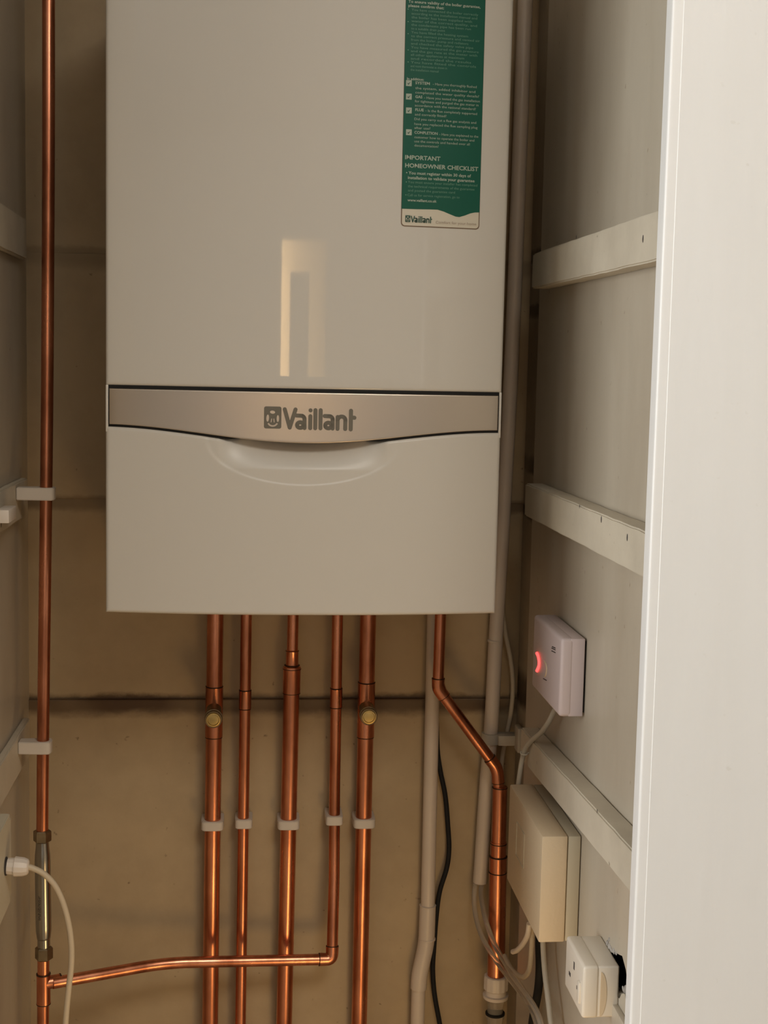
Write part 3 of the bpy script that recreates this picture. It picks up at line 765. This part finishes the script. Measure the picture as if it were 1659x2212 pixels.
# its bracket on the batten end
pk = at(1060, 1594, YC)
br = thing('pipe_bracket', 'grey plastic bracket clasping the tall conduit beside the lower right batten', 'bracket', tuple(pk))
bm = bmesh.new(); add_lathe(bm, pk-Vector((0, 0, .0072)), (0, 0, 1), [(0, .0100), (.0001, .0128), (.0143, .0128), (.0144, .0100)], 36); obj('ring', bm, 'greycable', br)
px_ = at(1122, 1594, YC-.02)
bm = bmesh.new(); add_box(bm, (pk.x+.008, YC-.016, pk.z-.0072), (px_.x, YC+.006, pk.z+.0072), .0015); obj('arm', bm, 'greycable', br)
bm = bmesh.new(); q = at(1124, 1572, YC-.03); q2_ = at(1128, 1625, YC-.03)
add_box(bm, (q.x-.004, YC-.035, q2_.z), (q.x+.003, YC-.010, q.z), .0015); obj('post', bm, 'greycable', br)

clip(459, 1779, -.03, R22, 'white pipe clip at the left end of the row of five')
clip(526.5, 1776, -.03, R15, 'small white pipe clip, second from the left in the row of five')
clip(623, 1777, -.03, R22, 'white pipe clip in the middle of the row of five')
clip(721.5, 1769, -.0355, R15, 'small white pipe clip, fourth from the left in the row of five')
clip(786, 1774, -.03, R22, 'white pipe clip at the right end of the row of five')
clip(100, 1066, LY, R15, 'pale pipe clip holding the left-hand pipe to the middle batten', toward='side', wallx=-.2815, hgt=.0155, group='pipe clips on the left battens')
clip(93, 1612, LY, R15, 'pale pipe clip holding the left-hand pipe to the lowest batten', toward='side', wallx=-.2815, hgt=.0155, group='pipe clips on the left battens')

# ----------------------------------------------------------------- cables
def cable(name, label, cat, pts, r, mat, n=12, seg=16):
    tail = []
    if pts[-1].z < .01 and (pts[-2]-pts[-1]).length > .3:      # straight drop to the floor after the curve
        tail = [pts[-1]]; pts = pts[:-1]; tail[0] = Vector((pts[-1].x, pts[-1].y, tail[0].z))
    bm = bmesh.new(); add_tube(bm, smooth_path(pts, n) + tail, r, seg); o = obj(name, bm, mat); tag(o, label, cat); return o
c = cable('power_cable', 'black cable hanging down the back wall beside the offset plastic pipe', 'cable',
      [at(943, 1560, -.012), at(945, 1620, -.012), at(951, 1665, -.014), at(962, 1720, -.016), at(968, 1790, -.018), at(970, 1835, -.018), at(965, 1875, -.018), at(950, 1925, -.018), at(943, 1975, -.018), at(938, 2040, -.018), at(935, 2095, -.018), at(939, 2150, -.018), at(950, 2212, -.018), at(958, 2262, -.018)], .0034, 'blackcable')
cable('flex_cable', 'cream flex running down behind the tall conduit to the bracket', 'cable',
      [at(1085, 1320, -.016), at(1092, 1370, -.016), at(1103, 1425, -.016), at(1108, 1480, -.016), at(1104, 1535, -.016), at(1096, 1580, -.016), at(1085, 1640, -.016), at(1082, 1700, -.016), at(1079, 1850, -.016), at(1070, 2200, -.016), Vector((at(1068, 2200, -.016).x, -.016, .003))], .0032, 'cable')
# pinkish receiver box on the right wall
fx = XP-.0285
y0 = atX(1151, 1400, fx).y; y1 = atX(1210, 1460, fx).y
z1_ = atX(1210, 1377, fx).z; z0_ = atX(1205, 1547, fx).z
al = thing('receiver_box', 'pinkish white control box with a red light on the right wall', 'control box', (XP, (y0+y1)/2, z0_))
xs_ = XP-.0135
bm = bmesh.new(); add_box(bm, (fx, y1, z0_), (xs_-.0002, y0, z1_), .0042, 4); obj('front_cover', bm, 'alarm', al)
bm = bmesh.new(); add_box(bm, (xs_-.0046, y1+.0004, z0_+.0004), (XP-.0022, y0, z1_-.0004), .0010, 3); obj('back_shell', bm, 'alarm', al)
box_obj('gap_shade', (XP-.0024, y1+.004, z0_+.004), (XP, y0-.004, z1_-.004), 'black', al)  # black slab standing in for the shadow gap behind the box
bm = bmesh.new()
ledp = [atX(px, py, fx-.0005) for px, py in [(1160, 1411), (1163, 1418), (1165, 1430), (1164, 1440), (1160, 1449)]]
add_tube(bm, smooth_path(ledp, 6), .0019, 10); obj('red_light', bm, 'led', al)
bm = bmesh.new(); dl = [atX(px, py, fx-.0002) for px, py in [(1176, 1428), (1180, 1436), (1181, 1447), (1179, 1458), (1177, 1461)]]
add_tube(bm, smooth_path(dl, 6), .0009, 8); obj('dial_edge', bm, 'beigelid', al)
for pa, pb in (((1192, 1400), (1200, 1404)), ((1192, 1406), (1200, 1410)), ((1193, 1397), (1200, 1400)), ((1174, 1466), (1181, 1470))):
    a, b = atX(*pa, fx), atX(*pb, fx); bm = bmesh.new(); add_tube(bm, [a, b], .0006, 8)
    obj('printed_mark', bm, 'darkslot', al)
cable('flex_cable', 'grey flex drooping from the underside of the pinkish control box', 'cable',
      [atX(1203, 1528, .350), atX(1196, 1538, .350), atX(1185, 1560, .347), atX(1168, 1583, .343), atX(1148, 1600, .338), atX(1136, 1615, .335), atX(1128, 1640, .333), atX(1123, 1670, .331), atX(1118, 1710, .330), atX(1116, 1745, .332)], .0030, 'greycable')
tie = at(1133, 1628, -.155)
pt = atX(1132, 1627, .334)
bm = bmesh.new()
for k in range(1):
    ring = [pt+Vector((math.cos(2*PI*i/14)*.0042, math.sin(2*PI*i/14)*.0042, math.sin(2*PI*i/14)*.001)) for i in range(15)]
    add_tube(bm, ring, .0010, 8)
add_tube(bm, [pt+Vector((.003, 0, 0)), pt+Vector((.009, -.002, .002))], .0011, 8)
tag(obj('cable_tie', bm, 'greycable'), 'small cable tie round the grey flex below the pinkish box', 'cable tie')

# beige junction box
jx = XP-.044; xm_ = XP-.0155
jy0 = atX(1098, 1800, jx).y; jy1 = atX(1168, 1900, jx).y
jz1 = atX(1170, 1805, jx).z; jz0 = atX(1160, 2030, jx).z
jb = thing('junction_box', 'beige rectangular junction box on the right wall below the lower batten', 'junction box', (XP, (jy0+jy1)/2, jz0))
bm = bmesh.new(); add_box(bm, (jx, jy1, jz0), (xm_, jy0, jz1), .0018, 2)
for f in bm.faces: 
    if f.normal.y < -.5: f.material_index = 0
obj('lid', bm, 'beigelid', jb)
bm = bmesh.new(); add_box(bm, (xm_+.0005, jy1+.001, jz0+.0005), (XP-.0008, jy0, jz1-.0005), .0015, 2); obj('base', bm, 'beige', jb)
bm = bmesh.new()
yc_ = (jy0+jy1)/2+.02; zc_ = (jz0+jz1)/2+.01
for s_ in (-1, 1):
    add_box(bm, (jx-.0006, yc_+s_*.022-.0005, zc_-.020), (jx+.0002, yc_+s_*.022+.0005, zc_+.020)); add_box(bm, (jx-.0006, yc_-.022, zc_+s_*.02-.0005), (jx+.0002, yc_+.022, zc_+s_*.02+.0005))
obj('embossed_outline', bm, 'beige', jb, smooth=False)

# socket
kx = XP-.036
ky0 = atX(1221, 2080, kx).y; ky1 = atX(1259, 2140, kx).y; kz1 = atX(1258, 2083, kx).z; kz0 = atX(1255, 2198, kx).z
so = thing('power_socket', 'white electrical socket in a surface box beside the ragged black hole', 'socket', (XP, (ky0+ky1)/2, kz0))
ks = XP-.0195
bm = bmesh.new(); add_box(bm, (kx, ky1, kz0), (ks-.0003, ky0, kz1), .0030, 3); obj('face_plate', bm, 'socket', so)
bm = bmesh.new(); add_box(bm, (ks-.0040, ky1+.0007, kz0+.0006), (XP, ky0-.0005, kz1-.0006), .0020, 3); obj('back_box', bm, 'socket', so)
# stained half-moon on the side of the box
bm = bmesh.new(); zc = (kz0+kz1)/2-.002; P_ = []
for k in range(13):
    t = -PI/2+PI*k/12; P_.append((ks+.0010+.0062*math.cos(t), zc+.0225*math.sin(t)))
add_prism(bm, P_, ky1+.0003, ky1+.0012); obj('knockout', bm, 'beigelid', so, smooth=False)
def slot(py_, pz_, ly, lz):
    bm = bmesh.new(); add_box(bm, (kx-.0003, py_-ly/2, pz_-lz/2), (kx+.0012, py_+ly/2, pz_+lz/2), .0003, 1); obj('pin_slot', bm, 'darkslot', so)
yw = ky0-ky1; zh = kz1-kz0
slot(ky0-yw*.50, kz0+zh*.70, .004, .008); slot(ky0-yw*.28, kz0+zh*.40, .007, .004); slot(ky0-yw*.72, kz0+zh*.40, .007, .004)
bm = bmesh.new(); add_box(bm, (kx-.0022, ky1+yw*.10, kz0+zh*.22), (kx+.001, ky1+yw*.20, kz0+zh*.62), .0008, 2); obj('switch', bm, 'socket', so)
box_obj('conduit_cover', (XP-.006, atX(1362, 2180, XP).y, 0.0), (XP, atX(1334, 2180, XP).y, atX(1334, 2166, XP).z), 'side', None, .001)
tag(bpy.data.objects['conduit_cover'], 'pale strip of trunking below the ragged hole by the socket', 'trunking')

# cables beneath the junction box
def jp(px, py, x=.335): return atX(px, py, x)
cable('flex_cable', 'grey white flex dropping straight from the underside of the beige junction box', 'cable',
      [jp(1172, 2015, .345), jp(1174, 2060, .345), jp(1178, 2110, .345), jp(1184, 2160, .345), jp(1190, 2212, .345), jp(1195, 2260, .345), Vector((.345, jp(1195, 2260, .345).y, .003))], .0032, 'greycable')
cable('power_cable', 'black cable behind the grey white flex under the beige junction box', 'cable',
      [jp(1166, 1990, .353), jp(1165, 2040, .353), jp(1166, 2090, .353), jp(1163, 2135, .353), jp(1156, 2175, .353), jp(1150, 2212, .353), jp(1146, 2260, .353), Vector((.353, jp(1146, 2260, .353).y, .006))], .0052, 'blackcable')
cable('flex_cable', 'short white flex hooking up into the back corner of the beige junction box', 'cable',
      [jp(1108, 2056, .333), jp(1118, 2052, .333), jp(1131, 2037, .333), jp(1140, 2018, .333), jp(1143, 1995, .333)], .0032, 'whiteplastic')
cable('flex_cable', 'cream flex looping in a U from the clear tubes up to the junction box', 'cable',
      [jp(1090, 2065, .336), jp(1103, 2090, .336), jp(1118, 2106, .337), jp(1132, 2110, .338), jp(1143, 2095, .339), jp(1147, 2065, .339), jp(1149, 2030, .339), jp(1150, 2000, .339)], .0030, 'cable')
cable('clear_tube', 'clear plastic tube curving from the conduit end, the outer of the two', 'tube',
      [at(1030, 1895, -.030), at(1026, 1915, -.032), at(1024, 1945, -.04), at(1029, 1985, -.06), at(1042, 2025, -.085), at(1062, 2060, -.105), at(1082, 2090, -.118), jp(1112, 2128, .343), jp(1140, 2166, .343), jp(1156, 2200, .343), jp(1168, 2250, .343)], .0034, 'clear', 12, 20)
cable('clear_tube', 'clear plastic tube curving from the conduit end, the inner one nearer the copper pipe', 'tube',
      [at(1042, 1895, -.032), at(1039, 1925, -.034), at(1042, 1955, -.062), at(1050, 1990, -.092), at(1064, 2030, -.106), at(1080, 2062, -.132), jp(1100, 2095, .334), jp(1126, 2132, .333), jp(1150, 2168, .333), jp(1165, 2200, .333), jp(1176, 2250, .333)], .0034, 'clear', 12, 20)

# left pale box with cable gland
lx = -.2685
ly0 = atX(24, 1800, lx).y
lz1, lz0 = atX(24, 1752, lx).z, atX(24, 1946, lx).z
lb = thing('switch_box', 'pale surface box on the left wall with a cable gland', 'switch box', (XL, ly0, lz0))
bm = bmesh.new(); add_box(bm, (XL, ly0-.13, lz0), (lx, ly0, lz1))
es = [e for e in bm.edges if abs((e.verts[0].co-e.verts[1].co).x) > .005]
bmesh.ops.bevel(bm, geom=es, offset=.007, segments=4, affect='EDGES')
es = [e for e in bm.edges if e.calc_face_angle(0) > 1.2]
bmesh.ops.bevel(bm, geom=es, offset=.001, segments=2, affect='EDGES')
obj('housing', bm, 'paleplastic', lb)
gy = atX(12, 1871, lx).y; gz = atX(12, 1871, lx).z
bm = bmesh.new(); add_lathe(bm, (lx, gy, gz), (1, 0, .02), [(0, .0105), (.0012, .0105), (.0016, .0085), (.0030, .0085)], 20); obj('gland_base_shade', bm, 'darkslot', lb)  # dark ring in place of the shadow round the gland's base
g1 = at(16, 1871, gy); g2 = at(64, 1873, gy); gl = (g2-g1).length
bm = bmesh.new(); ax = (g2-g1).normalized()
add_lathe(bm, g1, ax, [(0, .0092), (gl*.30, .0096), (gl*.31, .0108)], 12)
add_lathe(bm, g1+ax*gl*.31, ax, [(0, .0108), (gl*.03, .0112), (gl*.42, .0105), (gl*.60, .0088), (gl*.66, .0066)], 12)
obj('cable_gland', bm, 'whiteplastic', lb, sharp=20)
cable('power_cable', 'cream cable arching from the gland of the left-hand box and hanging down', 'cable',
      [at(58, 1872, gy), at(72, 1876, gy), at(95, 1888, gy), at(118, 1912, gy), at(136, 1950, gy), at(148, 1995, gy), at(154, 2040, gy), at(154, 2085, gy), at(149, 2130, gy), at(144, 2180, gy), at(141, 2222, gy), at(139, 2270, gy), Vector((at(139, 2270, gy).x, gy, .004))], .0034, 'cable')

# --------------------------------------------------------------- lighting
def area(name, loc, rot, sx, sy, power, col):
    l = bpy.data.lights.new(name, 'AREA'); l.shape = 'RECTANGLE'; l.size = sx; l.size_y = sy; l.energy = power; l.color = col
    o = bpy.data.objects.new(name, l); COL.objects.link(o); o.location = loc; o.rotation_euler = rot; return o
def window(n, x, y0_, y1_, z0__, z1__, side):
    bm = bmesh.new(); t = .05
    add_box(bm, (x-.03, y0_-t, z0__-t), (x+.03, y1_+t, z0__)); add_box(bm, (x-.03, y0_-t, z1__), (x+.03, y1_+t, z1__+t))
    add_box(bm, (x-.03, y0_-t, z0__), (x+.03, y0_, z1__)); add_box(bm, (x-.03, y1_, z0__), (x+.03, y1_+t, z1__))
    struct('window_%d' % n, bm, 'board')
window(1, RX0+.03, -1.9, -1.36, .85, 2.15, 1)
area('window_daylight', (RX0+.05, -1.63, 1.5), (0, -PI/2, 0), 1.3, .54, 30, (.97, .99, 1.0))
area('hall_lamp', (-.33, RY-.85, 1.3), (-PI/2, 0, 0), .3, 1.7, 60, (1.0, .64, .30))
area('ceiling_light', (.45, -1.95, 2.38), (0, 0, 0), .6, .6, 12, (1.0, .93, .83))
pl = bpy.data.lights.new('added_warm_light', 'POINT'); pl.energy = 3.2; pl.color = (1.0, .62, .24); pl.shadow_soft_size = .11  # unseen light, added to warm the lower back wall
plo = bpy.data.objects.new('added_warm_light', pl); COL.objects.link(plo); plo.location = (.30, -.78, .40)
w = bpy.data.worlds.new('world'); S.world = w; w.use_nodes = True
w.node_tree.nodes['Background'].inputs['Color'].default_value = (.5, .48, .45, 1); w.node_tree.nodes['Background'].inputs['Strength'].default_value = .1
S.view_settings.view_transform = 'Standard'; S.view_settings.look = 'None'; S.view_settings.gamma = 1; S.view_settings.use_curve_mapping = False
S.view_settings.exposure = 0.50
S.cycles.use_denoising = True
S.cycles.max_bounces = 8
